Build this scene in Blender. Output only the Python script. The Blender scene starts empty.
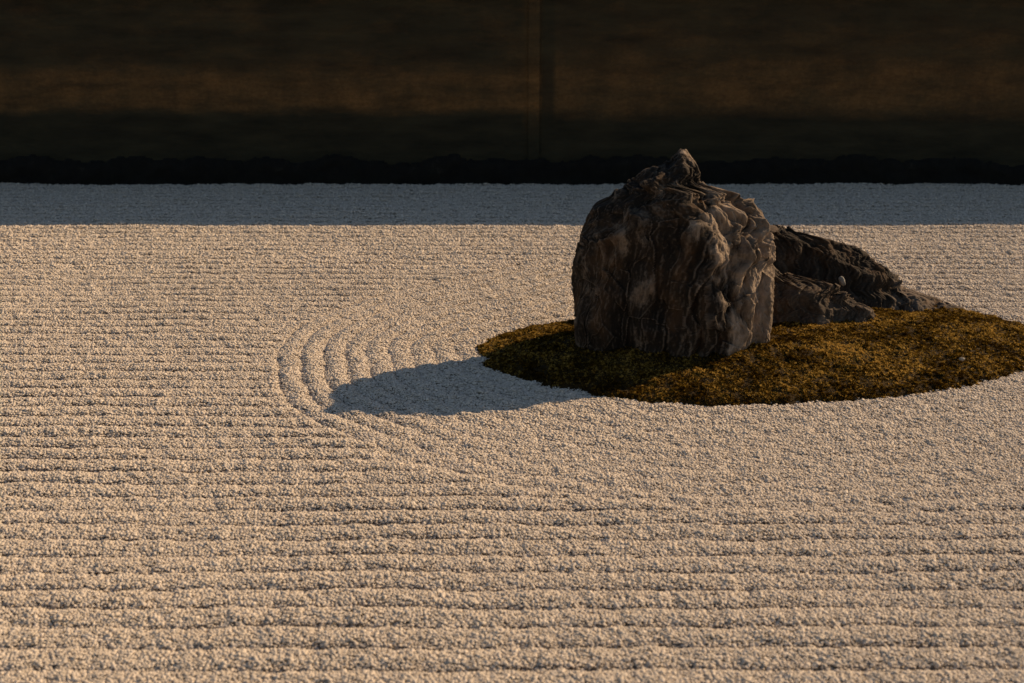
import bpy, math, random
import numpy as np

# ------------------------------------------------------------------ camera
C = bpy.context.scene.collection
R = math.radians
W, H = 1024, 683
F_PX = 1200.0
CAM_Z = 2.1
PITCH = R(19.6)
cam_d = bpy.data.cameras.new('camera')
cam = bpy.data.objects.new('camera', cam_d)
C.objects.link(cam)
cam.location = (0, 0, CAM_Z)
cam.rotation_euler = (math.pi / 2 - PITCH, 0, 0)
cam_d.sensor_width = 36.0
cam_d.lens = F_PX / W * 36.0
cam_d.clip_end = 2000
cam_d.dof.use_dof = True
cam_d.dof.focus_distance = 6.0
cam_d.dof.aperture_fstop = 2.5
bpy.context.scene.camera = cam

# ------------------------------------------------------------------ light
SUN_EL = R(27.6)
SUN_VEC = np.array([1.64, 0.853, 0.0])                 # horizontal direction towards the sun
SUN_VEC = SUN_VEC / np.linalg.norm(SUN_VEC)
SUN_DIR = np.array([SUN_VEC[0] * math.cos(SUN_EL), SUN_VEC[1] * math.cos(SUN_EL), math.sin(SUN_EL)])
world = bpy.data.worlds.new('World')
bpy.context.scene.world = world
world.use_nodes = True
wn = world.node_tree
sky = wn.nodes.new('ShaderNodeTexSky')
sky.sky_type = 'NISHITA'
sky.sun_disc = False
sky.sun_elevation = SUN_EL
sky.sun_rotation = math.atan2(SUN_VEC[0], SUN_VEC[1])
sky.air_density = 1.0
sky.dust_density = 0.4
sky.ozone_density = 0.5
bg = wn.nodes['Background']
bg.inputs['Strength'].default_value = 0.072
wn.links.new(sky.outputs[0], bg.inputs['Color'])
sun_d = bpy.data.lights.new('sun', 'SUN')
sun_d.energy = 5.0
sun_d.angle = R(0.5)
sun_d.color = (1.0, 0.74, 0.465)
sun = bpy.data.objects.new('sun', sun_d)
C.objects.link(sun)
from mathutils import Vector
sun.rotation_euler = Vector(-SUN_DIR).to_track_quat('-Z', 'Y').to_euler()
vs = bpy.context.scene.view_settings
vs.view_transform = 'Standard'
vs.look = 'None'
vs.exposure = 0.23
vs.gamma = 1.0
vs.use_curve_mapping = False

# ------------------------------------------------------------------ helpers
rng = np.random.default_rng(7)


def ray(px, py):
    """direction of the picture's point (px, py) with forward (y) component 1"""
    u = (px - W / 2) / F_PX
    v = (py - H / 2) / F_PX
    fy = math.cos(PITCH) - v * math.sin(PITCH)
    fz = -math.sin(PITCH) - v * math.cos(PITCH)
    return u / fy, fz / fy


def on_ground(px, py, z=0.0):
    a, b = ray(px, py)
    D = (z - CAM_Z) / b
    return np.array([a * D, D])


def at_depth(px, py, D):
    a, b = ray(px, py)
    return np.array([a * D, D, CAM_Z + b * D])


_perm = np.random.default_rng(3).permutation(256)
_perm = np.concatenate([_perm, _perm, _perm])
_grad = np.random.default_rng(4).normal(size=(256, 3))
_grad /= np.linalg.norm(_grad, axis=1)[:, None]


def noise(x, y, z=0.0):
    x, y, z = np.broadcast_arrays(np.asarray(x, float), np.asarray(y, float), np.asarray(z, float))
    xi, yi, zi = np.floor(x).astype(int), np.floor(y).astype(int), np.floor(z).astype(int)
    xf, yf, zf = x - xi, y - yi, z - zi
    f = lambda t: t * t * t * (t * (t * 6 - 15) + 10)
    u, v, w = f(xf), f(yf), f(zf)
    out = 0
    for dx in (0, 1):
        for dy in (0, 1):
            for dz in (0, 1):
                h = _perm[_perm[_perm[(xi + dx) & 255] + ((yi + dy) & 255)] + ((zi + dz) & 255)]
                g = _grad[h]
                d = g[..., 0] * (xf - dx) + g[..., 1] * (yf - dy) + g[..., 2] * (zf - dz)
                out = out + d * (u if dx else 1 - u) * (v if dy else 1 - v) * (w if dz else 1 - w)
    return out * 1.6


def fbm(x, y, z=0.0, octaves=4, gain=0.5):
    s, a, k = 0, 1.0, 1.0
    for i in range(octaves):
        s = s + a * noise(x * k + 11.3 * i, y * k + 5.7 * i, z * k + 2.1 * i)
        a *= gain
        k *= 2.03
    return s


def ridged(x, y, z=0.0, octaves=3, gain=0.5):
    s, a, k = 0, 1.0, 1.0
    for i in range(octaves):
        s = s + a * (1 - np.abs(noise(x * k + 17.3 * i, y * k + 3.7 * i, z * k + 9.1 * i)) * 1.6)
        a *= gain
        k *= 2.1
    return s


def mesh_np(name, verts, faces, smooth=True):
    me = bpy.data.meshes.new(name)
    verts = np.asarray(verts, dtype=np.float32)
    me.vertices.add(len(verts))
    me.vertices.foreach_set('co', verts.ravel())
    if faces is not None and len(faces):
        faces = np.asarray(faces, dtype=np.int32)
        n = faces.shape[1]
        me.loops.add(faces.size)
        me.loops.foreach_set('vertex_index', faces.ravel())
        me.polygons.add(len(faces))
        me.polygons.foreach_set('loop_start', np.arange(0, faces.size, n, dtype=np.int32))
        me.polygons.foreach_set('loop_total', np.full(len(faces), n, dtype=np.int32))
        me.polygons.foreach_set('use_smooth', np.full(len(faces), smooth, dtype=bool))
    me.update(calc_edges=True)
    me.validate()
    return me


def grid_faces(nu, nv, wrap=False):
    """verts indexed i*nv + j, i in 0..nu-1, j in 0..nv-1 (wrapped in j)"""
    jj = np.arange(nv if wrap else nv - 1)
    ii = np.arange(nu - 1)
    I, J = np.meshgrid(ii, jj, indexing='ij')
    J2 = (J + 1) % nv
    return np.stack([I * nv + J, I * nv + J2, (I + 1) * nv + J2, (I + 1) * nv + J], -1).reshape(-1, 4)


def link(name, me, m, parent=None):
    o = bpy.data.objects.new(name, me)
    C.objects.link(o)
    if m:
        o.data.materials.append(m)
    if parent:
        o.parent = parent
    return o


def tag(o, label=None, cat=None, group=None, kind=None):
    for k, v in (('label', label), ('category', cat), ('group', group), ('kind', kind)):
        if v:
            o[k] = v
    return o


class Mat:
    def __init__(self, name, rough=0.9):
        self.m = bpy.data.materials.new(name)
        self.m.use_nodes = True
        self.t = self.m.node_tree
        self.b = self.t.nodes['Principled BSDF']
        self.b.inputs['Roughness'].default_value = rough
        self.b.inputs['Specular IOR Level'].default_value = 0.25

    def n(self, typ, **kw):
        nd = self.t.nodes.new(typ)
        for k, v in kw.items():
            if k.startswith('_'):
                setattr(nd, k[1:], v)
            else:
                key = int(k[1:]) if k[0] == 'i' and k[1:].isdigit() else k.replace('__', ' ')
                s = nd.inputs[key]
                if isinstance(v, bpy.types.NodeSocket):
                    self.t.links.new(v, s)
                else:
                    s.default_value = v
        return nd

    def coords(self, scale=(1, 1, 1), loc=(0, 0, 0)):
        tc = self.n('ShaderNodeTexCoord')
        return self.n('ShaderNodeMapping', i0=tc.outputs['Object'], i1=loc, i3=scale).outputs[0]

    def noise(self, vec, scale, detail=4, rough=0.55, out=0):
        return self.n('ShaderNodeTexNoise', Vector=vec, Scale=scale, Detail=detail, Roughness=rough).outputs[out]

    def ramp(self, fac, stops):
        r = self.n('ShaderNodeValToRGB', Fac=fac)
        e = r.color_ramp.elements
        while len(e) < len(stops):
            e.new(0.5)
        for el, (p, c) in zip(e, stops):
            el.position = p
            el.color = tuple(c) + (1,) if len(c) == 3 else c
        return r.outputs[0]

    def mix(self, fac, a, b, mode='MIX'):
        nd = self.n('ShaderNodeMix', _data_type='RGBA', _blend_type=mode)
        for s, v in ((nd.inputs[0], fac), (nd.inputs[6], a), (nd.inputs[7], b)):
            if isinstance(v, bpy.types.NodeSocket):
                self.t.links.new(v, s)
            else:
                s.default_value = v if not isinstance(v, tuple) else tuple(v) + (1,) * (4 - len(v))
        return nd.outputs[2]

    def math(self, op, a, b=0.0, clamp=False):
        return self.n('ShaderNodeMath', _operation=op, _use_clamp=clamp, i0=a, i1=b).outputs[0]

    def color(self, c):
        self.t.links.new(c, self.b.inputs['Base Color'])

    def bump(self, h, strength, dist):
        b = self.n('ShaderNodeBump', Strength=strength, Distance=dist, Height=h)
        self.t.links.new(b.outputs[0], self.b.inputs['Normal'])


# ------------------------------------------------------------------ moss island outline and raked height
MOSS_PX = [(479, 349), (484, 360), (503, 372), (533, 384), (575, 393), (625, 400), (680, 405), (740, 406),
           (800, 403), (870, 399), (930, 393), (985, 384), (1024, 371), (1044, 356), (1043, 342), (1026, 330),
           (1005, 322), (982, 316), (955, 312), (905, 308), (850, 298), (780, 290), (700, 290), (630, 304),
           (575, 322), (540, 327), (505, 336)]
_ctrl = np.array([on_ground(*p) for p in MOSS_PX])


def closed_spline(P, n):
    N = len(P)
    out = []
    for i in range(N):
        p0, p1, p2, p3 = P[i - 1], P[i], P[(i + 1) % N], P[(i + 2) % N]
        t = np.linspace(0, 1, n, endpoint=False)[:, None]
        out.append(0.5 * (2 * p1 + (p2 - p0) * t + (2 * p0 - 5 * p1 + 4 * p2 - p3) * t ** 2
                          + (3 * p1 - p0 - 3 * p2 + p3) * t ** 3))
    return np.concatenate(out)


MOSS = closed_spline(_ctrl, 14)
_d = MOSS - MOSS.mean(0)
MOSS_C = MOSS.mean(0)
_w = fbm(MOSS[:, 0] * 6, MOSS[:, 1] * 6, 0.3, 5, 0.65)
MOSS = MOSS_C + _d * (1 + 0.030 * _w)[:, None]


def moss_sdf(P):
    """signed distance to the moss outline, negative inside"""
    out = np.empty(len(P))
    A = MOSS
    B = np.roll(MOSS, -1, 0)
    BA = B - A
    L2 = (BA ** 2).sum(1)
    for s in range(0, len(P), 20000):
        p = P[s:s + 20000]
        pa = p[:, None, :] - A[None]
        t = np.clip((pa * BA[None]).sum(-1) / L2[None], 0, 1)
        d = pa - t[..., None] * BA[None]
        dist = np.sqrt((d ** 2).sum(-1).min(1))
        cond = (A[None, :, 1] > p[:, None, 1]) != (B[None, :, 1] > p[:, None, 1])
        with np.errstate(divide='ignore', invalid='ignore'):
            xin = A[None, :, 0] + (p[:, None, 1] - A[None, :, 1]) * BA[None, :, 0] / BA[None, :, 1]
        inside = ((cond & (p[:, None, 0] < xin)).sum(1) % 2) == 1
        out[s:s + 20000] = np.where(inside, -dist, dist)
    return out


RAKE = 0.111                       # distance between two furrows
RINGS = 9.4


def furrow(t):
    """rounded ridges with narrow grooves between them, 0..1"""
    f = np.abs(np.sin(np.pi * t))
    return np.tanh(2.3 * f) / 0.98 * 0.75 + 0.25 * f


def raked(P, sd):
    wob = 0.12 * noise(P[:, 0] * 0.9, P[:, 1] * 2.0, 1.0) + 0.10 * noise(P[:, 0] * 3.5, P[:, 1] * 3.5, 4.0)
    straight = furrow(P[:, 1] / RAKE + wob)
    ring = np.abs(np.sin(np.pi * (sd / RAKE + 0.8 * wob + 0.1))) ** 0.85
    # behind the island on the right the straight lines run up to the moss
    back = np.clip((P[:, 0] - 0.7) / 0.5, 0, 1) * np.clip((P[:, 1] - MOSS_C[1] + 0.1) / 0.3, 0, 1)
    edge = RAKE * RINGS * (1 - 0.95 * back)
    k = np.clip((edge + 0.03 * noise(P[:, 0] * 4, P[:, 1] * 4, 8.0) - sd) / 0.06, 0, 1)
    amp_s = 0.0150 * (1 + 0.7 * noise(P[:, 0] * 1.3, P[:, 1] * 2.6, 2.0))
    amp_r = 0.0135 * (1 + 0.35 * noise(P[:, 0] * 2.3, P[:, 1] * 2.3, 6.0))
    front = np.clip((P[:, 0] + 0.75) / 0.5, 0, 1) * np.clip((MOSS_C[1] + 0.1 - P[:, 1]) / 0.3, 0, 1)
    amp_r = amp_r * (1 - 0.62 * front)
    h = straight * amp_s * (1 - k) + ring * amp_r * k
    h = h + 0.006 * fbm(P[:, 0] * 11, P[:, 1] * 11, 3.0, 2)
    # the furrows stop at the moss and at the wall's gutter
    h = np.where(sd < 0, 0.012, h)
    return h


# ------------------------------------------------------------------ materials
g = Mat('gravel_stone', 0.92)
oi = g.n('ShaderNodeObjectInfo')
gc = g.ramp(oi.outputs['Random'], [(0.0, (0.44, 0.370, 0.290)), (0.2, (0.56, 0.470, 0.370)),
                                   (0.8, (0.64, 0.540, 0.428)), (1.0, (0.73, 0.62, 0.50))])
g.color(gc)
M_gravel = g.m

g = Mat('gravel_bed', 0.95)
v = g.coords()
n1 = g.noise(v, 120, 3)
n2 = g.n('ShaderNodeTexVoronoi', Vector=v, Scale=95.0)
g.color(g.ramp(n1, [(0.3, (0.38, 0.32, 0.25)), (0.7, (0.56, 0.47, 0.37))]))
g.bump(g.math('ADD', g.math('MULTIPLY', n2.outputs['Distance'], -1.0), n1), 1.0, 0.012)
M_bed = g.m

g = Mat('moss_fibre', 0.85)
oi = g.n('ShaderNodeObjectInfo')
v = g.n('ShaderNodeMapping', i0=g.n('ShaderNodeNewGeometry').outputs['Position'], i3=(1, 1, 1)).outputs[0]
n1 = g.noise(v, 5.0, 4)
n2 = g.noise(v, 26.0, 3)
mixv = g.math('ADD', g.math('MULTIPLY', oi.outputs['Random'], 0.50),
              g.math('ADD', g.math('MULTIPLY', g.math('ADD', n1, g.math('MULTIPLY', g.math('SUBTRACT', n1, 0.5), 1.3)), 0.36), g.math('ADD', g.math('MULTIPLY', n2, 0.22), g.math('MULTIPLY', g.noise(g.n('ShaderNodeMapping', i0=v, i3=(0.5, 1.6, 1)).outputs[0], 3.2, 4, 0.6), 0.34))))
_bc = on_ground(850, 352, 0.09)
_sp = g.n('ShaderNodeSeparateXYZ', Vector=v)
_ex = g.math('DIVIDE', g.math('SUBTRACT', _sp.outputs[0], float(_bc[0])), 0.42)
_ey = g.math('DIVIDE', g.math('SUBTRACT', _sp.outputs[1], float(_bc[1])), 0.13)
_bare = g.math('SUBTRACT', 1.0, g.math('ADD', g.math('MULTIPLY', _ex, _ex), g.math('MULTIPLY', _ey, _ey)), True)
mixv = g.math('ADD', mixv, g.math('MULTIPLY', _bare, g.math('MULTIPLY', g.noise(g.n('ShaderNodeMapping', i0=v, i3=(0.5, 1.5, 1)).outputs[0], 9, 4, 0.6), 0.42)))
g.color(g.ramp(mixv, [(0.42, (0.015, 0.0068, 0.0008)), (0.60, (0.058, 0.0295, 0.0028)),
                      (0.78, (0.165, 0.091, 0.009)), (0.95, (0.58, 0.37, 0.09))]))
g.b.inputs['Specular IOR Level'].default_value = 0.03
tr_ = g.n('ShaderNodeBsdfTranslucent')
g.t.links.new(g.b.inputs['Base Color'].links[0].from_socket, tr_.inputs['Color'])
mx_ = g.n('ShaderNodeMixShader', Fac=0.42)
g.t.links.new(g.b.outputs[0], mx_.inputs[1])
g.t.links.new(tr_.outputs[0], mx_.inputs[2])
g.t.links.new(mx_.outputs[0], g.t.nodes['Material Output'].inputs[0])
M_moss = g.m

g = Mat('moss_soil', 0.95)
v = g.coords()
g.color(g.ramp(g.noise(v, 30, 4), [(0.3, (0.02, 0.011, 0.002)), (0.7, (0.05, 0.028, 0.005))]))
g.bump(g.noise(v, 150, 3), 0.8, 0.01)
M_soil = g.m


def rock_mat(name, dark, mid, pale, scale=1.0, warm=(0.085, 0.045, 0.02), sun_side=None, edge=0.25):
    g = Mat(name, 0.85)
    g.b.inputs['Specular IOR Level'].default_value = 0.12
    v = g.coords()
    vs_ = g.coords((1, 1, 0.28))
    n1 = g.noise(v, 4.5 * scale, 6, 0.62)
    n2 = g.noise(vs_, 16 * scale, 6, 0.65)
    n3 = g.noise(v, 70 * scale, 5, 0.7)
    f = g.math('ADD', g.math('MULTIPLY', n1, 0.5), g.math('ADD', g.math('MULTIPLY', n2, 0.42), g.math('MULTIPLY', n3, 0.13)))
    c = g.ramp(f, [(0.38, dark), (0.56, mid), (0.80, pale)])
    if sun_side:
        # painted-in sunlit side of the standing rock; own pale tone of dark rock's tail
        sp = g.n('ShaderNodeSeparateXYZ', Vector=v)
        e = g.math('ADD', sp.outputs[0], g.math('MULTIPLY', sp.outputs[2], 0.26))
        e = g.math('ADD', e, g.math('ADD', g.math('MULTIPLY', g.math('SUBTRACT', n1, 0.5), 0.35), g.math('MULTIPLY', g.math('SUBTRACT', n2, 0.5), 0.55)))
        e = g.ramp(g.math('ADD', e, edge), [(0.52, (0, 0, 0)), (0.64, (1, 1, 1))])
        c = g.mix(e, c, g.ramp(f, [(0.36, dark), (0.50, sun_side), (0.68, pale)]))
    wv = g.math('MULTIPLY', g.noise(g.coords((1, 1, 0.5), (3, 1, 2)), 7 * scale, 4, 0.6), 1.0)
    wf = g.ramp(wv, [(0.50, (0, 0, 0)), (0.68, (1, 1, 1))])
    c = g.mix(g.math('MULTIPLY', wf, 0.55), c, warm)
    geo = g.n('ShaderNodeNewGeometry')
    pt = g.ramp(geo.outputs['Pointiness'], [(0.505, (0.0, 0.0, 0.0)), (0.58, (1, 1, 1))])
    c = g.mix(g.math('MULTIPLY', pt, 0.32), c, pale)  # sunlit ridges put into the colour as paler stone
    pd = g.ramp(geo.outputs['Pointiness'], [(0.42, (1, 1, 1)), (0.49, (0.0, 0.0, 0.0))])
    c = g.mix(g.math('MULTIPLY', pd, 0.6), c, dark)  # shade in the crevices painted in as dark colour
    # pale lichen specks
    vo = g.noise(g.coords((1, 1, 1), (7, 3, 5)), 26 * scale, 5, 0.75)
    lf = g.ramp(vo, [(0.69, (0, 0, 0)), (0.74, (1, 1, 1))])
    c = g.mix(g.math('MULTIPLY', lf, 0.4), c, tuple(min(1, x * 1.25) for x in pale))
    g.color(c)
    hb = g.math('ADD', g.math('MULTIPLY', n2, 0.8), g.math('MULTIPLY', n3, 0.6))
    g.bump(hb, 0.7, 0.016 / scale)
    return g.m


M_rock = rock_mat('standing_rock_stone', (0.006, 0.0048, 0.0035), (0.022, 0.0155, 0.010), (0.38, 0.285, 0.205), sun_side=(0.17, 0.124, 0.086))
M_rock2 = rock_mat('dark_rock_stone', (0.009, 0.007, 0.005), (0.030, 0.022, 0.015), (0.17, 0.125, 0.09), 1.2, sun_side=(0.12, 0.092, 0.07), edge=0.02)
M_rock3 = rock_mat('brown_rock_stone', (0.018, 0.0135, 0.0095), (0.070, 0.050, 0.034), (0.30, 0.22, 0.155), 1.4)

g = Mat('pale_stone', 0.8)
g.color(g.ramp(g.noise(g.coords(), 40, 4), [(0.3, (0.13, 0.115, 0.095)), (0.7, (0.30, 0.27, 0.225))]))
M_pale = g.m

# clay wall: brown clay with dark oil and damp stains in bands
WALL_Y = on_ground(512, 185)[1]


def wall_z(py):
    return at_depth(512, py, WALL_Y)[2]


g = Mat('stained_clay', 0.9)
tc = g.n('ShaderNodeTexCoord')
sep = g.n('ShaderNodeSeparateXYZ', Vector=tc.outputs['Object'])
X, Z = sep.outputs[0], sep.outputs[2]
vlong = g.coords((0.35, 1, 1.6))
vfine = g.coords((1, 1, 3.0))
wob = g.math('MULTIPLY', g.math('SUBTRACT', g.noise(vlong, 2.2, 5, 0.6), 0.5), 0.22)
wob2 = g.math('MULTIPLY', g.math('SUBTRACT', g.noise(vfine, 5.5, 5, 0.65), 0.5), 0.10)
zz = g.math('ADD', Z, g.math('ADD', wob, wob2))
right = g.ramp(g.math('ADD', g.math('MULTIPLY', X, 1.0), 0.3), [(0.48, (0, 0, 0)), (0.60, (1, 1, 1))])
band_l = g.ramp(g.math('DIVIDE', zz, 1.6), [(0.0, (0, 0, 0)), ((wall_z(116)) / 1.6, (0.03,) * 3), (wall_z(106) / 1.6, (0.95,) * 3),
                                            (wall_z(76) / 1.6, (0.75,) * 3), (wall_z(62) / 1.6, (0.16,) * 3), (wall_z(40) / 1.6, (0.10,) * 3), (1.0, (0.05,) * 3)])
band_r = g.ramp(g.math('DIVIDE', zz, 1.6), [(0.0, (0, 0, 0)), ((wall_z(122)) / 1.6, (0.03,) * 3), (wall_z(106) / 1.6, (0.75,) * 3),
                                            (wall_z(80) / 1.6, (0.8,) * 3), (wall_z(50) / 1.6, (0.30,) * 3), (wall_z(20) / 1.6, (0.14,) * 3), (1.0, (0.12,) * 3)])
bf = g.mix(right, band_l, band_r)
stain = g.ramp(g.noise(g.coords((0.6, 1, 2.4), (5, 0, 3)), 3.2, 6, 0.65), [(0.36, (0.35,) * 3), (0.62, (1, 1, 1))])
bf = g.mix(1.0, bf, stain, 'MULTIPLY')
drip = g.ramp(g.noise(g.coords((1.6, 1, 0.7), (2, 0, 1)), 2.4, 6, 0.7), [(0.40, (0.6,) * 3), (0.60, (1, 1, 1))])
bf = g.mix(1.0, bf, drip, 'MULTIPLY')
# a dark damp streak just right of the post
patch = g.ramp(g.noise(g.coords((0.55, 1, 1.7), (9, 0, 4)), 3.4, 7, 0.68), [(0.50, (0, 0, 0)), (0.74, (0.26,) * 3)])
patch = g.mix(1.0, patch, g.ramp(g.math('DIVIDE', zz, 1.6), [(0.36, (0, 0, 0)), (0.48, (1, 1, 1))]), 'MULTIPLY')
bf = g.mix(1.0, bf, patch, 'ADD')
# brown clay showing down the post's line
pl_ = g.math('ABSOLUTE', g.math('DIVIDE', g.math('SUBTRACT', g.math('ADD', X, g.math('MULTIPLY', wob2, 0.5)), 0.165), 0.10))
pm_ = g.mix(1.0, g.ramp(pl_, [(0.45, (0.13,) * 3), (1.0, (0, 0, 0))]), g.ramp(g.math('DIVIDE', zz, 1.6), [(0.22, (0, 0, 0)), (0.32, (1, 1, 1))]), 'MULTIPLY')
bf = g.mix(1.0, bf, pm_, 'ADD')
stx = g.math('ABSOLUTE', g.math('DIVIDE', g.math('SUBTRACT', g.math('ADD', X, g.math('MULTIPLY', wob2, 0.25)), 0.285), 0.075))
stk = g.ramp(stx, [(0.5, (0.25,) * 3), (1.0, (1, 1, 1))])
bf = g.mix(1.0, bf, stk, 'MULTIPLY')
fine = g.noise(g.coords((1, 1, 1.6)), 26, 7, 0.75)
brown = g.ramp(fine, [(0.3, (0.10, 0.050, 0.0145)), (0.7, (0.205, 0.108, 0.036))])
dark = g.ramp(g.noise(vlong, 5, 5, 0.6), [(0.3, (0.009, 0.0088, 0.0045)), (0.7, (0.034, 0.030, 0.0145))])
g.color(g.mix(bf, dark, brown))
g.bump(g.math('ADD', g.noise(vfine, 14, 6, 0.6), g.math('MULTIPLY', fine, 0.3)), 0.5, 0.02)
M_clay = g.m

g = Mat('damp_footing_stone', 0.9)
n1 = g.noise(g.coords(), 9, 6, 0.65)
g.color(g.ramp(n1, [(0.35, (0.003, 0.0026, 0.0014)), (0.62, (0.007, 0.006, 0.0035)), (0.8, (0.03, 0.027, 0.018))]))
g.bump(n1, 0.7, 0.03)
M_foot = g.m

g = Mat('bark_shingle', 0.9)
n1 = g.noise(g.coords((3, 8, 1)), 9, 5, 0.6)
g.color(g.ramp(n1, [(0.3, (0.05, 0.04, 0.03)), (0.7, (0.15, 0.12, 0.095))]))
g.bump(n1, 0.7, 0.02)
M_roof = g.m

# ------------------------------------------------------------------ ground: one sheet to the horizon, raked where the picture looks
xs = np.concatenate([[-600, -120, -30, -12], np.arange(-6.6, 6.61, 0.03), [12, 30, 120, 600]])
ys = np.concatenate([[-300, -60, -10, 0], np.arange(1.6, WALL_Y + 0.25, 0.022), [12, 20, 60, 200, 900]])
GX, GY = np.meshgrid(xs, ys, indexing='ij')
P = np.stack([GX.ravel(), GY.ravel()], 1)
core = (np.abs(P[:, 0]) < 6.6) & (P[:, 1] > 1.6) & (P[:, 1] < WALL_Y - 0.02)
GZ = np.zeros(len(P))
sd = np.full(len(P), 9.0)
near = core & (np.abs(P[:, 0] - MOSS_C[0]) < 3.2) & (np.abs(P[:, 1] - MOSS_C[1]) < 2.6)
sd[near] = moss_sdf(P[near])
GZ[core] = raked(P[core], sd[core]) - 0.010
link('ground', mesh_np('ground', np.column_stack([P, GZ]), grid_faces(len(xs), len(ys))), M_bed)['kind'] = 'structure'

# ------------------------------------------------------------------ scatter helper (stuff only)


def scatter_group(name, parts_col, base=False):
    ng = bpy.data.node_groups.new(name, 'GeometryNodeTree')
    ng.interface.new_socket('Geometry', in_out='INPUT', socket_type='NodeSocketGeometry')
    ng.interface.new_socket('Geometry', in_out='OUTPUT', socket_type='NodeSocketGeometry')
    N, L = ng.nodes, ng.links
    gi, go = N.new('NodeGroupInput'), N.new('NodeGroupOutput')

    def attr(nm, typ):
        a = N.new('GeometryNodeInputNamedAttribute')
        a.data_type = typ
        a.inputs['Name'].default_value = nm
        return a.outputs['Attribute']
    ci = N.new('GeometryNodeCollectionInfo')
    ci.inputs['Collection'].default_value = parts_col
    ci.inputs['Separate Children'].default_value = True
    ci.inputs['Reset Children'].default_value = True
    ip = N.new('GeometryNodeInstanceOnPoints')
    L.new(gi.outputs[0], ip.inputs['Points'])
    L.new(ci.outputs[0], ip.inputs['Instance'])
    ip.inputs['Pick Instance'].default_value = True
    L.new(attr('pick', 'INT'), ip.inputs['Instance Index'])
    L.new(attr('rot', 'FLOAT_VECTOR'), ip.inputs['Rotation'])
    L.new(attr('scl', 'FLOAT'), ip.inputs['Scale'])
    if base:
        L.new(attr('seed_point', 'BOOLEAN'), ip.inputs['Selection'])
        jn = N.new('GeometryNodeJoinGeometry')
        L.new(gi.outputs[0], jn.inputs[0])
        L.new(ip.outputs[0], jn.inputs[0])
        L.new(jn.outputs[0], go.inputs[0])
    else:
        L.new(ip.outputs[0], go.inputs[0])
    return ng


def set_attr(me, nm, typ, data):
    a = me.attributes.new(nm, typ, 'POINT')
    key = 'vector' if typ == 'FLOAT_VECTOR' else 'value'
    a.data.foreach_set(key, np.ascontiguousarray(data).ravel())


def ico(sub):
    import bmesh
    bm = bmesh.new()
    bmesh.ops.create_icosphere(bm, subdivisions=sub, radius=1.0)
    V = np.array([v.co[:] for v in bm.verts])
    Fc = np.array([[v.index for v in f.verts] for f in bm.faces])
    bm.free()
    return V, Fc


# ------------------------------------------------------------------ gravel: small stones over the raked bed
peb_col = bpy.data.collections.new('gravel_stones')
for k in range(6):
    V, Fc = ico(2)
    d = 1 + 0.34 * fbm(V[:, 0] * 1.1 + 9 * k, V[:, 1] * 1.1, V[:, 2] * 1.1, 2)
    V = V * d[:, None] * np.array([1.0, 0.80 + 0.03 * k, 0.44])
    V = V + 0.05 * rng.normal(size=V.shape)
    po = bpy.data.objects.new('gravel_stone', mesh_np('gravel_stone', V, Fc, True))
    po.data.materials.append(M_gravel)
    peb_col.objects.link(po)


def jitter_grid(x0, x1, y0, y1, s):
    xx = np.arange(x0, x1, s)
    yy = np.arange(y0, y1, s * 0.866)
    A, B = np.meshgrid(xx, yy, indexing='ij')
    A = A + (np.arange(len(yy)) % 2)[None, :] * s * 0.5
    A = A + rng.uniform(-.42, .42, A.shape) * s
    B = B + rng.uniform(-.42, .42, B.shape) * s
    return np.stack([A.ravel(), B.ravel()], 1)


pts, rad = [], []
for y0, y1, s in ((2.55, 4.6, 0.0080), (4.6, 7.2, 0.0084), (7.2, WALL_Y - 0.01, 0.0105)):
    hw = 0.455 * y1 + 0.75
    p = jitter_grid(-hw, hw, y0, y1, s)
    p = p[np.abs(p[:, 0]) < 0.455 * p[:, 1] + 0.75]
    pts.append(p)
    rad.append(np.full(len(p), s))
P = np.concatenate(pts)
rad = np.concatenate(rad)
sd = np.full(len(P), 9.0)
near = (np.abs(P[:, 0] - MOSS_C[0]) < 3.2) & (np.abs(P[:, 1] - MOSS_C[1]) < 2.6)
sd[near] = moss_sdf(P[near])
keep = sd > 0.018 * rng.normal(size=len(P)) - 0.005
P, rad, sd = P[keep], rad[keep], sd[keep]
z = raked(P, np.maximum(sd, 0.001))
r = rad * np.clip(rng.lognormal(-0.42, 0.27, len(P)), 0.4, 1.15)
# stones settle in clumps: some ride up on their neighbours
z = z + rng.uniform(-0.18, 0.32, len(P)) * rad + 0.0042 * noise(P[:, 0] * 24, P[:, 1] * 40, 5.0)
me = mesh_np('gravel', np.column_stack([P, z]), None)
set_attr(me, 'pick', 'INT', rng.integers(0, 6, len(P)).astype(np.int32))
rot = np.stack([rng.normal(0, .24, len(P)), rng.normal(0, .24, len(P)), rng.uniform(0, 6.28, len(P))], 1).astype(np.float32)
set_attr(me, 'rot', 'FLOAT_VECTOR', rot)
set_attr(me, 'scl', 'FLOAT', r.astype(np.float32))
gravel = link('gravel', me, M_gravel)
tag(gravel, 'pale sandy gravel raked into straight furrows and rings round the moss', 'gravel', kind='stuff')
md = gravel.modifiers.new('scatter', 'NODES')
md.node_group = scatter_group('scatter_gravel', peb_col)
print('gravel stones', len(P))

# ------------------------------------------------------------------ moss island


def moss_height(P, sd):
    e = np.clip(-sd / 0.48, 0, 1)
    h = 0.016 * np.clip(-sd / 0.03, 0, 1) + 0.090 * e ** 0.85
    return h + 0.013 * fbm(P[:, 0] * 4.0, P[:, 1] * 4.0, 7.0, 3) * np.clip(-sd / 0.1, 0, 1) + 0.006 * noise(P[:, 0] * 14, P[:, 1] * 14, 2.0) + 0.008 * noise(P[:, 0] * 42, P[:, 1] * 42, 6.0)


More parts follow.
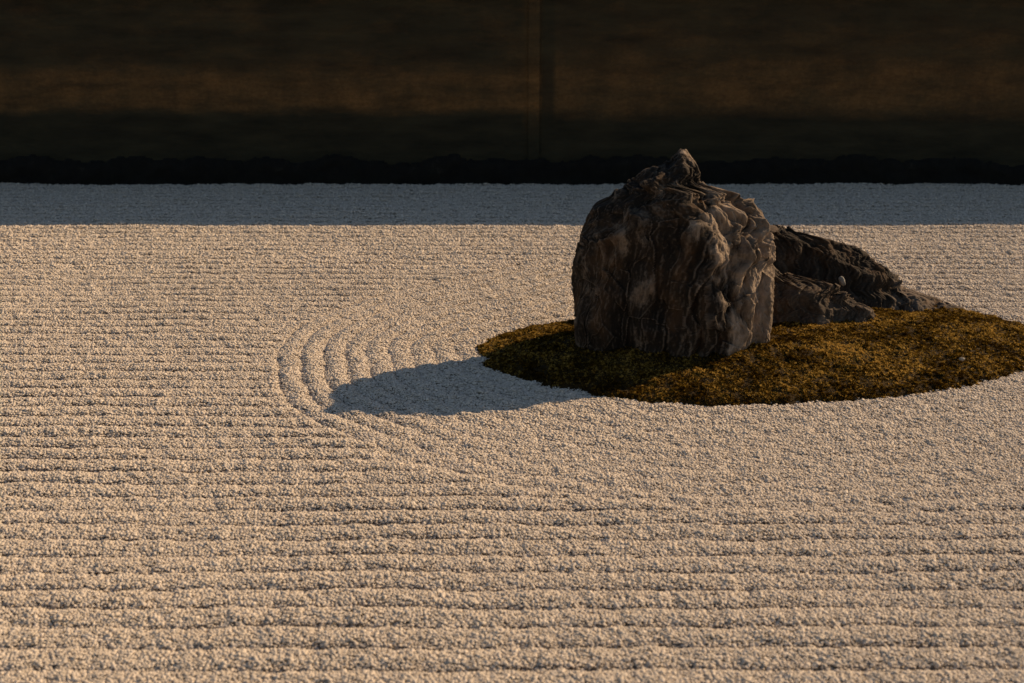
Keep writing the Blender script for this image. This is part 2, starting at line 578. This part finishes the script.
nr, na = 70, len(MOSS)
tt = np.linspace(0.0, 1.0, nr)
ring = MOSS_C[None, None] + (MOSS - MOSS_C)[None] * tt[:, None, None]
BP = ring.reshape(-1, 2)
bz = moss_height(BP, np.minimum(moss_sdf(BP), 0))
skirt = np.column_stack([MOSS, np.full(na, -0.03)])
BV = np.concatenate([np.column_stack([BP, bz]), skirt])
BF = grid_faces(nr + 1, na, True)
x0, y0 = MOSS.min(0)
x1, y1 = MOSS.max(0)
tp = jitter_grid(x0, x1, y0, y1, 0.0060)
tsd = moss_sdf(tp)
k = tsd < 0.024 * fbm(tp[:, 0] * 24, tp[:, 1] * 24, 2.0, 3)
tp, tsd = tp[k], tsd[k]
tz = moss_height(tp, np.minimum(tsd, 0)) - 0.003
V = np.concatenate([BV, np.column_stack([tp, tz])])
me = mesh_np('moss', V, BF)
nb, nt = len(BV), len(tp)
seed = np.concatenate([np.zeros(nb, bool), np.ones(nt, bool)])
set_attr(me, 'seed_point', 'BOOLEAN', seed)
set_attr(me, 'pick', 'INT', rng.integers(0, 5, nb + nt).astype(np.int32))
rot = np.stack([rng.normal(0, .3, nb + nt), rng.normal(0, .3, nb + nt), rng.uniform(0, 6.28, nb + nt)], 1).astype(np.float32)
set_attr(me, 'rot', 'FLOAT_VECTOR', rot)
clump = 1 + 0.5 * noise(V[:, 0] * 16, V[:, 1] * 16, 9.0)
set_attr(me, 'scl', 'FLOAT', (0.0078 * clump * rng.lognormal(0, 0.25, nb + nt)).astype(np.float32))
tuft_col = bpy.data.collections.new('moss_tufts')
for k in range(5):
    tv, tf = [], []
    for i in range(16):
        a = rng.uniform(0, 6.28)
        tilt = rng.uniform(0.1, 1.15)
        L = rng.uniform(0.6, 1.05)
        d = np.array([math.cos(a) * math.sin(tilt), math.sin(a) * math.sin(tilt), math.cos(tilt)])
        sde = np.array([-math.sin(a), math.cos(a), 0]) * 0.13
        up = np.cross(d, sde)
        o = np.array([math.cos(a), math.sin(a), 0]) * rng.uniform(0, .35)
        b = len(tv)
        tv += [o - sde, o + sde, o + d * L * .55 + sde * .9 + up * .25, o + d * L, o + d * L * .55 - sde * .9 + up * .25]
        tf += [(b, b + 1, b + 2), (b, b + 2, b + 4), (b + 4, b + 2, b + 3)]
    to = bpy.data.objects.new('moss_tuft', mesh_np('moss_tuft', np.array(tv), np.array(tf), False))
    to.data.materials.append(M_moss)
    tuft_col.objects.link(to)
moss = link('moss', me, M_soil)
tag(moss, 'brownish golden moss island spreading round the foot of the rocks', 'moss', kind='stuff')
md = moss.modifiers.new('scatter', 'NODES')
md.node_group = scatter_group('scatter_moss', tuft_col, base=True)
print('moss tufts', nt)

# ------------------------------------------------------------------ clay wall at the far edge of the gravel
wall = bpy.data.objects.new('clay_wall', None)
C.objects.link(wall)
wall.location = (0, WALL_Y, 0)
tag(wall, 'dark oil stained clay wall with a brown band behind the gravel', 'wall', kind='thing')
WX, WTOP, WT = 16.0, 1.505, 0.36


def face_grid(x0, x1, z0, z1, nx, nz, fy):
    X_, Z_ = np.meshgrid(np.linspace(x0, x1, nx), np.linspace(z0, z1, nz), indexing='ij')
    return np.column_stack([X_.ravel(), fy(X_.ravel(), Z_.ravel()), Z_.ravel()]), grid_faces(nx, nz)


def slab_from_front(V, Fc, nx, nz, back):
    """close a front sheet with a back sheet and edges"""
    n = len(V)
    B = V.copy()
    B[:, 1] = back
    Fb = Fc[:, ::-1] + n
    idx = np.arange(n).reshape(nx, nz)
    bd = np.concatenate([idx[:, 0], idx[-1, 1:], idx[-2::-1, -1], idx[0, -2:0:-1]])
    b2 = np.roll(bd, -1)
    Fe = np.stack([bd, bd + n, b2 + n, b2], 1)
    return np.concatenate([V, B]), np.concatenate([Fc, Fb, Fe])


V, Fc = face_grid(-WX, WX, -0.2, WTOP, 900, 70,
                  lambda x, z: 0.008 * fbm(x * 0.8, z * 2.0, 1.0, 4) + 0.003 * fbm(x * 6, z * 9, 2.0, 3))
V, Fc = slab_from_front(V, Fc, 900, 70, WT)
link('clay_panel', mesh_np('clay_panel', V, Fc), M_clay, wall)


def foot_y(x, z):
    edge = wall_z(158) + 0.07 * fbm(x * 1.6, 5.0, 1.0, 5, 0.6)
    top = np.clip((edge - z) / 0.07, -1, 1)
    return 0.004 - 0.05 * np.clip(top, 0, 1) ** 0.5 + 0.022 * fbm(x * 4, z * 5, 4.0, 4) * np.clip(top * 3, 0, 1) + np.where(top < 0, 0.05, 0)


V, Fc = face_grid(-WX, WX, -0.2, wall_z(148), 2400, 30, foot_y)
V, Fc = slab_from_front(V, Fc, 2400, 30, 0.10)
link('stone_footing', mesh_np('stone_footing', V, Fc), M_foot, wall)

px_post = at_depth(534, 80, WALL_Y)[0]
for xo in (-13.2, -6.6, 0.0, 6.6, 13.2):
    V, Fc = face_grid(px_post + xo - 0.045, px_post + xo + 0.045, 0.15, WTOP, 24, 80,
                      lambda x, z: -0.016 + 0.003 * fbm(x * 20, z * 3, 1.0 + xo, 3))
    V, Fc = slab_from_front(V, Fc, 24, 80, 0.06)
    link('wall_post', mesh_np('wall_post', V, Fc), M_clay, wall)

# low shingled roof along the wall's top
prof = [(-0.04, 1.50), (-0.04, 1.545), (0.12, 1.68), (0.41, 1.545), (0.41, 1.50)]
nx = 700
xs_ = np.linspace(-WX - 0.2, WX + 0.2, nx)
ring_v = []
for (py_, pz_) in prof:
    ring_v.append(np.column_stack([xs_, py_ + 0.006 * noise(xs_ * 9, py_ * 50, 1.0), pz_ + 0.008 * noise(xs_ * 5, pz_ * 50, 2.0)]))
V = np.stack(ring_v, 1).reshape(-1, 3)
Fc = grid_faces(nx, len(prof), True)
roof = link('roof', mesh_np('roof', V, Fc, False), M_roof, wall)
th = np.linspace(0, 2 * math.pi, 14, endpoint=False)
V = np.stack([np.column_stack([xs_, np.full(nx, 0.12 + 0.05 * math.cos(a)), 1.69 + 0.045 * math.sin(a) + 0.004 * noise(xs_ * 4, a, 3.0)]) for a in th], 1).reshape(-1, 3)
link('ridge_cap', mesh_np('ridge_cap', V, grid_faces(nx, len(th), True)), M_roof, roof)

# ------------------------------------------------------------------ rocks


def facets(Q, n, step, slope, seed):
    """broken faces: every point takes the tilted plane of its nearest seed"""
    fr = np.random.default_rng(seed)
    S = Q.reshape(-1, 3)
    seeds = S[fr.integers(0, len(S), n)]
    off = fr.normal(0, step, n)
    gr = fr.normal(0, slope, (n, 3))
    out = np.empty(len(S))
    s2 = (seeds ** 2).sum(1)
    for a in range(0, len(S), 40000):
        p = S[a:a + 40000]
        k = (s2[None] - 2 * p @ seeds.T).argmin(1)
        out[a:a + 40000] = off[k] + ((p - seeds[k]) * gr[k]).sum(1)
    return out.reshape(Q.shape[:-1])


def rock_mesh(name, left, right, y_front, y_depth, shear=0.0, nz=460, na=760, power=2.5, ns=1.0, seed=0.0, amp=1.0,
              lumps=(), rib=1.0, sink=0.06, planes=()):
    """a rock from its left and right outline (picture points), each height a rounded section;
    y_front(t) and y_depth(t) give where the section starts and how deep it is (t: 0 base, 1 top)"""
    left, right = np.array(left, float), np.array(right, float)
    ptop, pbot = left[0, 1], max(left[-1, 1], right[-1, 1])
    s = np.linspace(0, 1, nz)
    pys = ptop + (pbot - ptop) * (s ** 1.25)
    lx = np.interp(pys, left[:, 1], left[:, 0])
    rx = np.interp(pys, right[:, 1], right[:, 0])
    ker = np.ones(5) / 5
    rows = []
    th = np.linspace(0, 2 * math.pi, na, endpoint=False)
    ct, st = np.cos(th), np.sin(th)
    cx_ = np.sign(ct) * np.abs(ct) ** (2 / power)
    sy_ = np.sign(st) * np.abs(st) ** (2 / power)
    for i in range(nz):
        t = 1 - (pys[i] - ptop) / (pbot - ptop)
        a_px = (rx[i] - lx[i]) / 2
        yf = y_front(t)
        b = y_depth(t, a_px)
        yc = yf + b
        pl, pr = at_depth(lx[i], pys[i], yc), at_depth(rx[i], pys[i], yc)
        cx, a, zc = (pl[0] + pr[0]) / 2, (pr[0] - pl[0]) / 2, pl[2]
        rows.append(np.column_stack([cx + a * cx_, yc + b * sy_ + shear * a * cx_, np.full(na, zc)]))
    # a skirt below the ground
    last = rows[-1].copy()
    for q in range(1, 5):
        l2 = last.copy()
        l2[:, 2] -= sink * q / 4
        rows.append(l2)
    G = np.stack(rows)
    # a flat section's z follows the tilt of the outline only; displace along normals
    # flat broken faces: cut the form with planes
    prng = np.random.default_rng(int(seed * 10))
    ctr = G.mean((0, 1))
    cuts = list(planes)
    for q in range(26):
        nv = prng.normal(size=3) * np.array([1, 1, 0.8])
        nv[2] = abs(nv[2]) * 0.8
        cuts.append((nv, prng.uniform(0.02, 0.075) * ns))
    keep_top = np.clip((np.ptp(G[..., 0], axis=1) / 2 / ns - 0.10) / 0.12, 0, 1)[:, None]
    for nv, cut in cuts:
        nv = np.array(nv, float) / np.linalg.norm(nv)
        sdist = (G - ctr) @ nv
        off = sdist.max() - cut
        G = G - nv * (np.maximum(0, sdist - off) * 0.88 * keep_top)[..., None]
    du = np.roll(G, -1, 1) - np.roll(G, 1, 1)
    dv = np.gradient(G, axis=0)
    Nn = np.cross(dv, du)
    Nn /= np.linalg.norm(Nn, axis=-1, keepdims=True) + 1e-9
    out = np.sign((Nn * (G - G.mean((0, 1)))).sum(-1).mean())
    Nn *= out
    Nn[0] = (0, 0, 1)
    x, y, zz = (G[..., 0] + seed) / ns, G[..., 1] / ns, G[..., 2] / ns
    wx = 0.10 * fbm(x * 3, y * 3, zz * 2, 3)
    wy = 0.10 * fbm(x * 3 + 7, y * 3, zz * 2, 3)
    # ribs run down from the top over the flanks, as water has worn them
    T = (np.arange(len(G)) / nz)[:, None]
    rad_ = (np.ptp(G[..., 0], axis=1) / 2)[:, None] / ns
    q1 = ct[None] + 1.1 * wx + seed
    q2 = st[None] + 1.1 * wy
    east = np.clip(0.5 + 0.9 * ct, 0.0, 1)[None]
    small = np.clip(rad_ / 0.16, 0.12, 1)
    q1, q2 = ct[None] + 1.5 * wx + seed, st[None] + 1.5 * wy
    patch = np.clip(0.5 + 1.1 * fbm(x * 3.5 + 2, y * 3.5, zz * 2.6, 2), 0, 1)
    sun_side = (0.12 + 0.88 * east) * (0.25 + 0.75 * patch) * np.clip((rad_ - 0.22) / 0.2, 0, 1)
    up = np.clip((0.5 - rad_) / 0.3, 0, 1)                          # the top is more broken than the flanks
    w2 = (0.30 + 0.70 * east) * (0.45 + 0.55 * patch)
    d = 0.036 * fbm(x * 2.8, y * 2.8, zz * 2.0, 3)
    # rounded ribs with narrow dark grooves, drawn out downwards
    b1 = np.minimum(np.abs(noise(x * 6.0 + 0.8 * wx, y * 6.0 + 0.8 * wy, zz * 1.5 + 3)) * 1.5, 0.55)
    b2 = np.minimum(np.abs(noise(x * 13 + wx, y * 13 + wy, zz * 3.6 + 1)) * 1.5, 0.6)
    d = d + 0.085 * rib * w2 * (b1 - 0.3) + 0.040 * rib * w2 * (b2 - 0.3)
    b3 = np.minimum(np.abs(noise(x * 25 + wx, y * 25 + wy, zz * 5.5 + 4)) * 1.5, 0.6)
    d = d + 0.020 * rib * w2 * east * (b3 - 0.3)
    d = (d - d.mean()) * small
    fine = 0.016 * fbm(x * 9, y * 9, zz * 4.2, 4, 0.58)
    fine = fine + 0.020 * up * fbm(x * 8 + 3, y * 8, zz * 8, 3, 0.55)
    fine = fine + (0.0030 + 0.003 * east) * fbm(x * 30, y * 30, zz * 15, 3, 0.6)
    fine = fine + facets(np.stack([x + 0.12 * wx, y + 0.12 * wy, zz * 0.34], -1), 70, 0.0075, 0.12, int(seed * 7))
    fine = fine + facets(np.stack([x + 0.1 * wx, y + 0.1 * wy, zz * 0.42], -1), 420, 0.0025, 0.10, int(seed * 7) + 1)
    d = d + fine * np.clip(small, 0.6, 1)
    d = d * amp * ns
    for (px, py, dep, rx_, rz_, h) in lumps:
        c = at_depth(px, py, dep)
        q = ((G[..., 0] - c[0]) / rx_) ** 2 + ((G[..., 2] - c[2]) / rz_) ** 2 + ((G[..., 1] - dep) / 0.35) ** 2
        d = d + h * np.exp(-q)
    fade = np.clip(np.arange(len(G)) / 12.0, 0.15, 1)[:, None]
    G = G + Nn * (d * fade)[..., None]
    # bring the rough outline back to the measured one
    for it in range(3):
        fy = G[..., 1] * math.cos(PITCH) - (G[..., 2] - CAM_Z) * math.sin(PITCH)
        gx = G[..., 0] / fy * F_PX + W / 2
        gy = H / 2 - (G[..., 1] * math.sin(PITCH) + (G[..., 2] - CAM_Z) * math.cos(PITCH)) / fy * F_PX
        bins = np.arange(ptop, pbot + 1, 3.0)
        bi = np.clip(((gy - ptop) / 3.0).astype(int), 0, len(bins) - 1)
        mn, mx = np.full(len(bins), 1e9), np.full(len(bins), -1e9)
        np.minimum.at(mn, bi.ravel(), gx.ravel())
        np.maximum.at(mx, bi.ravel(), gx.ravel())
        tl, tr = np.interp(bins + 1.5, left[:, 1], left[:, 0]), np.interp(bins + 1.5, right[:, 1], right[:, 0])
        el = np.where(mn < 1e8, tl - mn, 0)
        er = np.where(mx > -1e8, tr - mx, 0)
        kk = np.array([1, 2, 2, 1]) / 6 if it < 2 else np.array([1, 2, 3, 2, 1]) / 9
        el = np.convolve(np.pad(el, 2, 'edge'), kk, 'same')[2:-2]
        er = np.convolve(np.pad(er, 2, 'edge'), kk, 'same')[2:-2]
        pe = np.interp(gy, bins, el)
        pr_ = np.interp(gy, bins, er)
        wl = np.interp(gy, bins, np.where(mn < 1e8, mn, tl))
        wr = np.interp(gy, bins, np.where(mx > -1e8, mx, tr))
        u = np.clip((gx - wl) / np.maximum(wr - wl, 1), 0, 1)
        G[..., 0] += (pe * (1 - u) + pr_ * u) * fy / F_PX * 0.85
    top = G[0].mean(0)
    G[0] = top
    Vv = G.reshape(-1, 3)
    Ff = grid_faces(len(G), na, True)[:, ::-1]
    return mesh_np(name, Vv, Ff)


def ground_origin(o):
    """put the object's origin at the middle of its base"""
    n = len(o.data.vertices)
    co = np.empty(n * 3, np.float32)
    o.data.vertices.foreach_get('co', co)
    co = co.reshape(-1, 3)
    c = np.array([(co[:, 0].min() + co[:, 0].max()) / 2, (co[:, 1].min() + co[:, 1].max()) / 2, 0.0], np.float32)
    o.data.vertices.foreach_set('co', (co - c).ravel())
    o.location = c
    o.data.update()


L = [(679, 152), (673, 154), (667, 158), (664, 163), (655, 164), (646, 167), (632, 177), (618, 188), (608, 195), (600, 199),
     (593, 204), (586, 217), (581, 231), (576, 248), (572, 265), (571, 284), (574, 302), (574, 327), (575, 342), (578, 362)]
Rr = [(686, 152), (691, 154), (696, 161), (700, 172), (704, 181), (712, 186), (726, 190), (740, 192), (752, 199), (763, 212),
      (771, 227), (775, 240), (776, 254), (775, 277), (774, 302), (772, 327), (769, 345), (766, 362)]
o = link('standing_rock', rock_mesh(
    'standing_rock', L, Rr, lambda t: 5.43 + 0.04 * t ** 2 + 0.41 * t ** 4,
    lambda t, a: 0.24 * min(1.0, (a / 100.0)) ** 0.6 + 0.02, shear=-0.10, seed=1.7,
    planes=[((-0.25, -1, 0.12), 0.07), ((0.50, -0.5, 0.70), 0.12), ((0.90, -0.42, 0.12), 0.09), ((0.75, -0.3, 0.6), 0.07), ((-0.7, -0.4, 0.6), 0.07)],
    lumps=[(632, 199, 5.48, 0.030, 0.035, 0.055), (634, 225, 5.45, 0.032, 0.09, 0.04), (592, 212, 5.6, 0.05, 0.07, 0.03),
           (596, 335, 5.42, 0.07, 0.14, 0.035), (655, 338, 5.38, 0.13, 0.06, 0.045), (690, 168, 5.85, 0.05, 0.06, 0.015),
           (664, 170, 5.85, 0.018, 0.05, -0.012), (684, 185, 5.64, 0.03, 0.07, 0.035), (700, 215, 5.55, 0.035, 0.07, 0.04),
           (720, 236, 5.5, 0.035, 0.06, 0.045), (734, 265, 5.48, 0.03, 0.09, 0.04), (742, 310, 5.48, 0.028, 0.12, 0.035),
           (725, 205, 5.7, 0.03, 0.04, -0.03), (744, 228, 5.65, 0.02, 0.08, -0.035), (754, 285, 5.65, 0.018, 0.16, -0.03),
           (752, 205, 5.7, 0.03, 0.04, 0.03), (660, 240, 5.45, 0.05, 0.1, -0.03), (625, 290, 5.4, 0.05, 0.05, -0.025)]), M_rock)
ground_origin(o)
tag(o, 'tall rugged upright rock with a pointed top and pale sunlit right side', 'rock')

# the dark slab behind, its right end sloping down to the moss
L = [(760, 228), (720, 231), (680, 240), (655, 255), (640, 275), (632, 300), (630, 316)]
Rr = [(788, 228), (798, 230), (805, 234), (823, 236), (835, 239), (849, 242), (860, 247), (870, 254), (880, 263), (890, 268),
      (899, 276), (905, 285), (912, 289), (922, 292), (938, 297), (955, 303), (966, 308), (970, 316)]
o = link('dark_rock', rock_mesh('dark_rock', L, Rr, lambda t: 6.16 + 0.08 * t, lambda t, a: 0.25 * (1 - 0.62 * t ** 1.5),
                                nz=260, na=520, power=2.6, seed=5.2, ns=0.6, amp=0.85, rib=0.8), M_rock2)
ground_origin(o)
tag(o, 'long dark rock behind the upright rock, its ridge sloping down to a pale tail', 'rock')

L = [(770, 268), (762, 270), (752, 276), (746, 290), (744, 305), (745, 328)]
Rr = [(778, 268), (788, 273), (800, 276), (825, 279), (836, 283), (846, 289), (854, 297), (862, 303), (870, 306), (876, 312), (878, 328)]
o = link('low_rock', rock_mesh('low_rock', L, Rr, lambda t: 5.82 + 0.22 * t, lambda t, a: 0.16 * (1 - 0.5 * t),
                               nz=220, na=420, power=2.4, seed=9.1, ns=0.5, amp=1.05, rib=0.6,
                               lumps=[(800, 302, 5.9, 0.10, 0.05, 0.05), (862, 309, 5.95, 0.05, 0.03, 0.03), (832, 292, 5.95, 0.03, 0.04, -0.04)]), M_rock3)
ground_origin(o)
tag(o, 'low brown rock with a rounded back, lying in front of the long dark rock', 'rock')

def small_stone(name, c, size, rz, tilt, label, seed):
    V, Fc = ico(4)
    V = V * (1 + 0.16 * fbm(V[:, 0] * 1.2 + seed, V[:, 1] * 1.2, V[:, 2] * 1.2, 3))[:, None]
    V = V * np.array(size)
    o = link(name, mesh_np(name, V, Fc), M_pale)
    o.location = c
    o.rotation_euler = (0, tilt, rz)
    tag(o, label, 'stone')
    return o


c = at_depth(842, 281, 6.12)
small_stone('pale_stone', c, (0.016, 0.015, 0.030), 0.3, -0.5, 'small pale stone standing on end between the low rock and the long dark rock', 1.0)
c = on_ground(962, 359, 0.105)
small_stone('pebble', (c[0], c[1], 0.105), (0.015, 0.011, 0.008), 0.3, 0.0, 'pale pebble lying loose on the right part of the moss', 4.0)
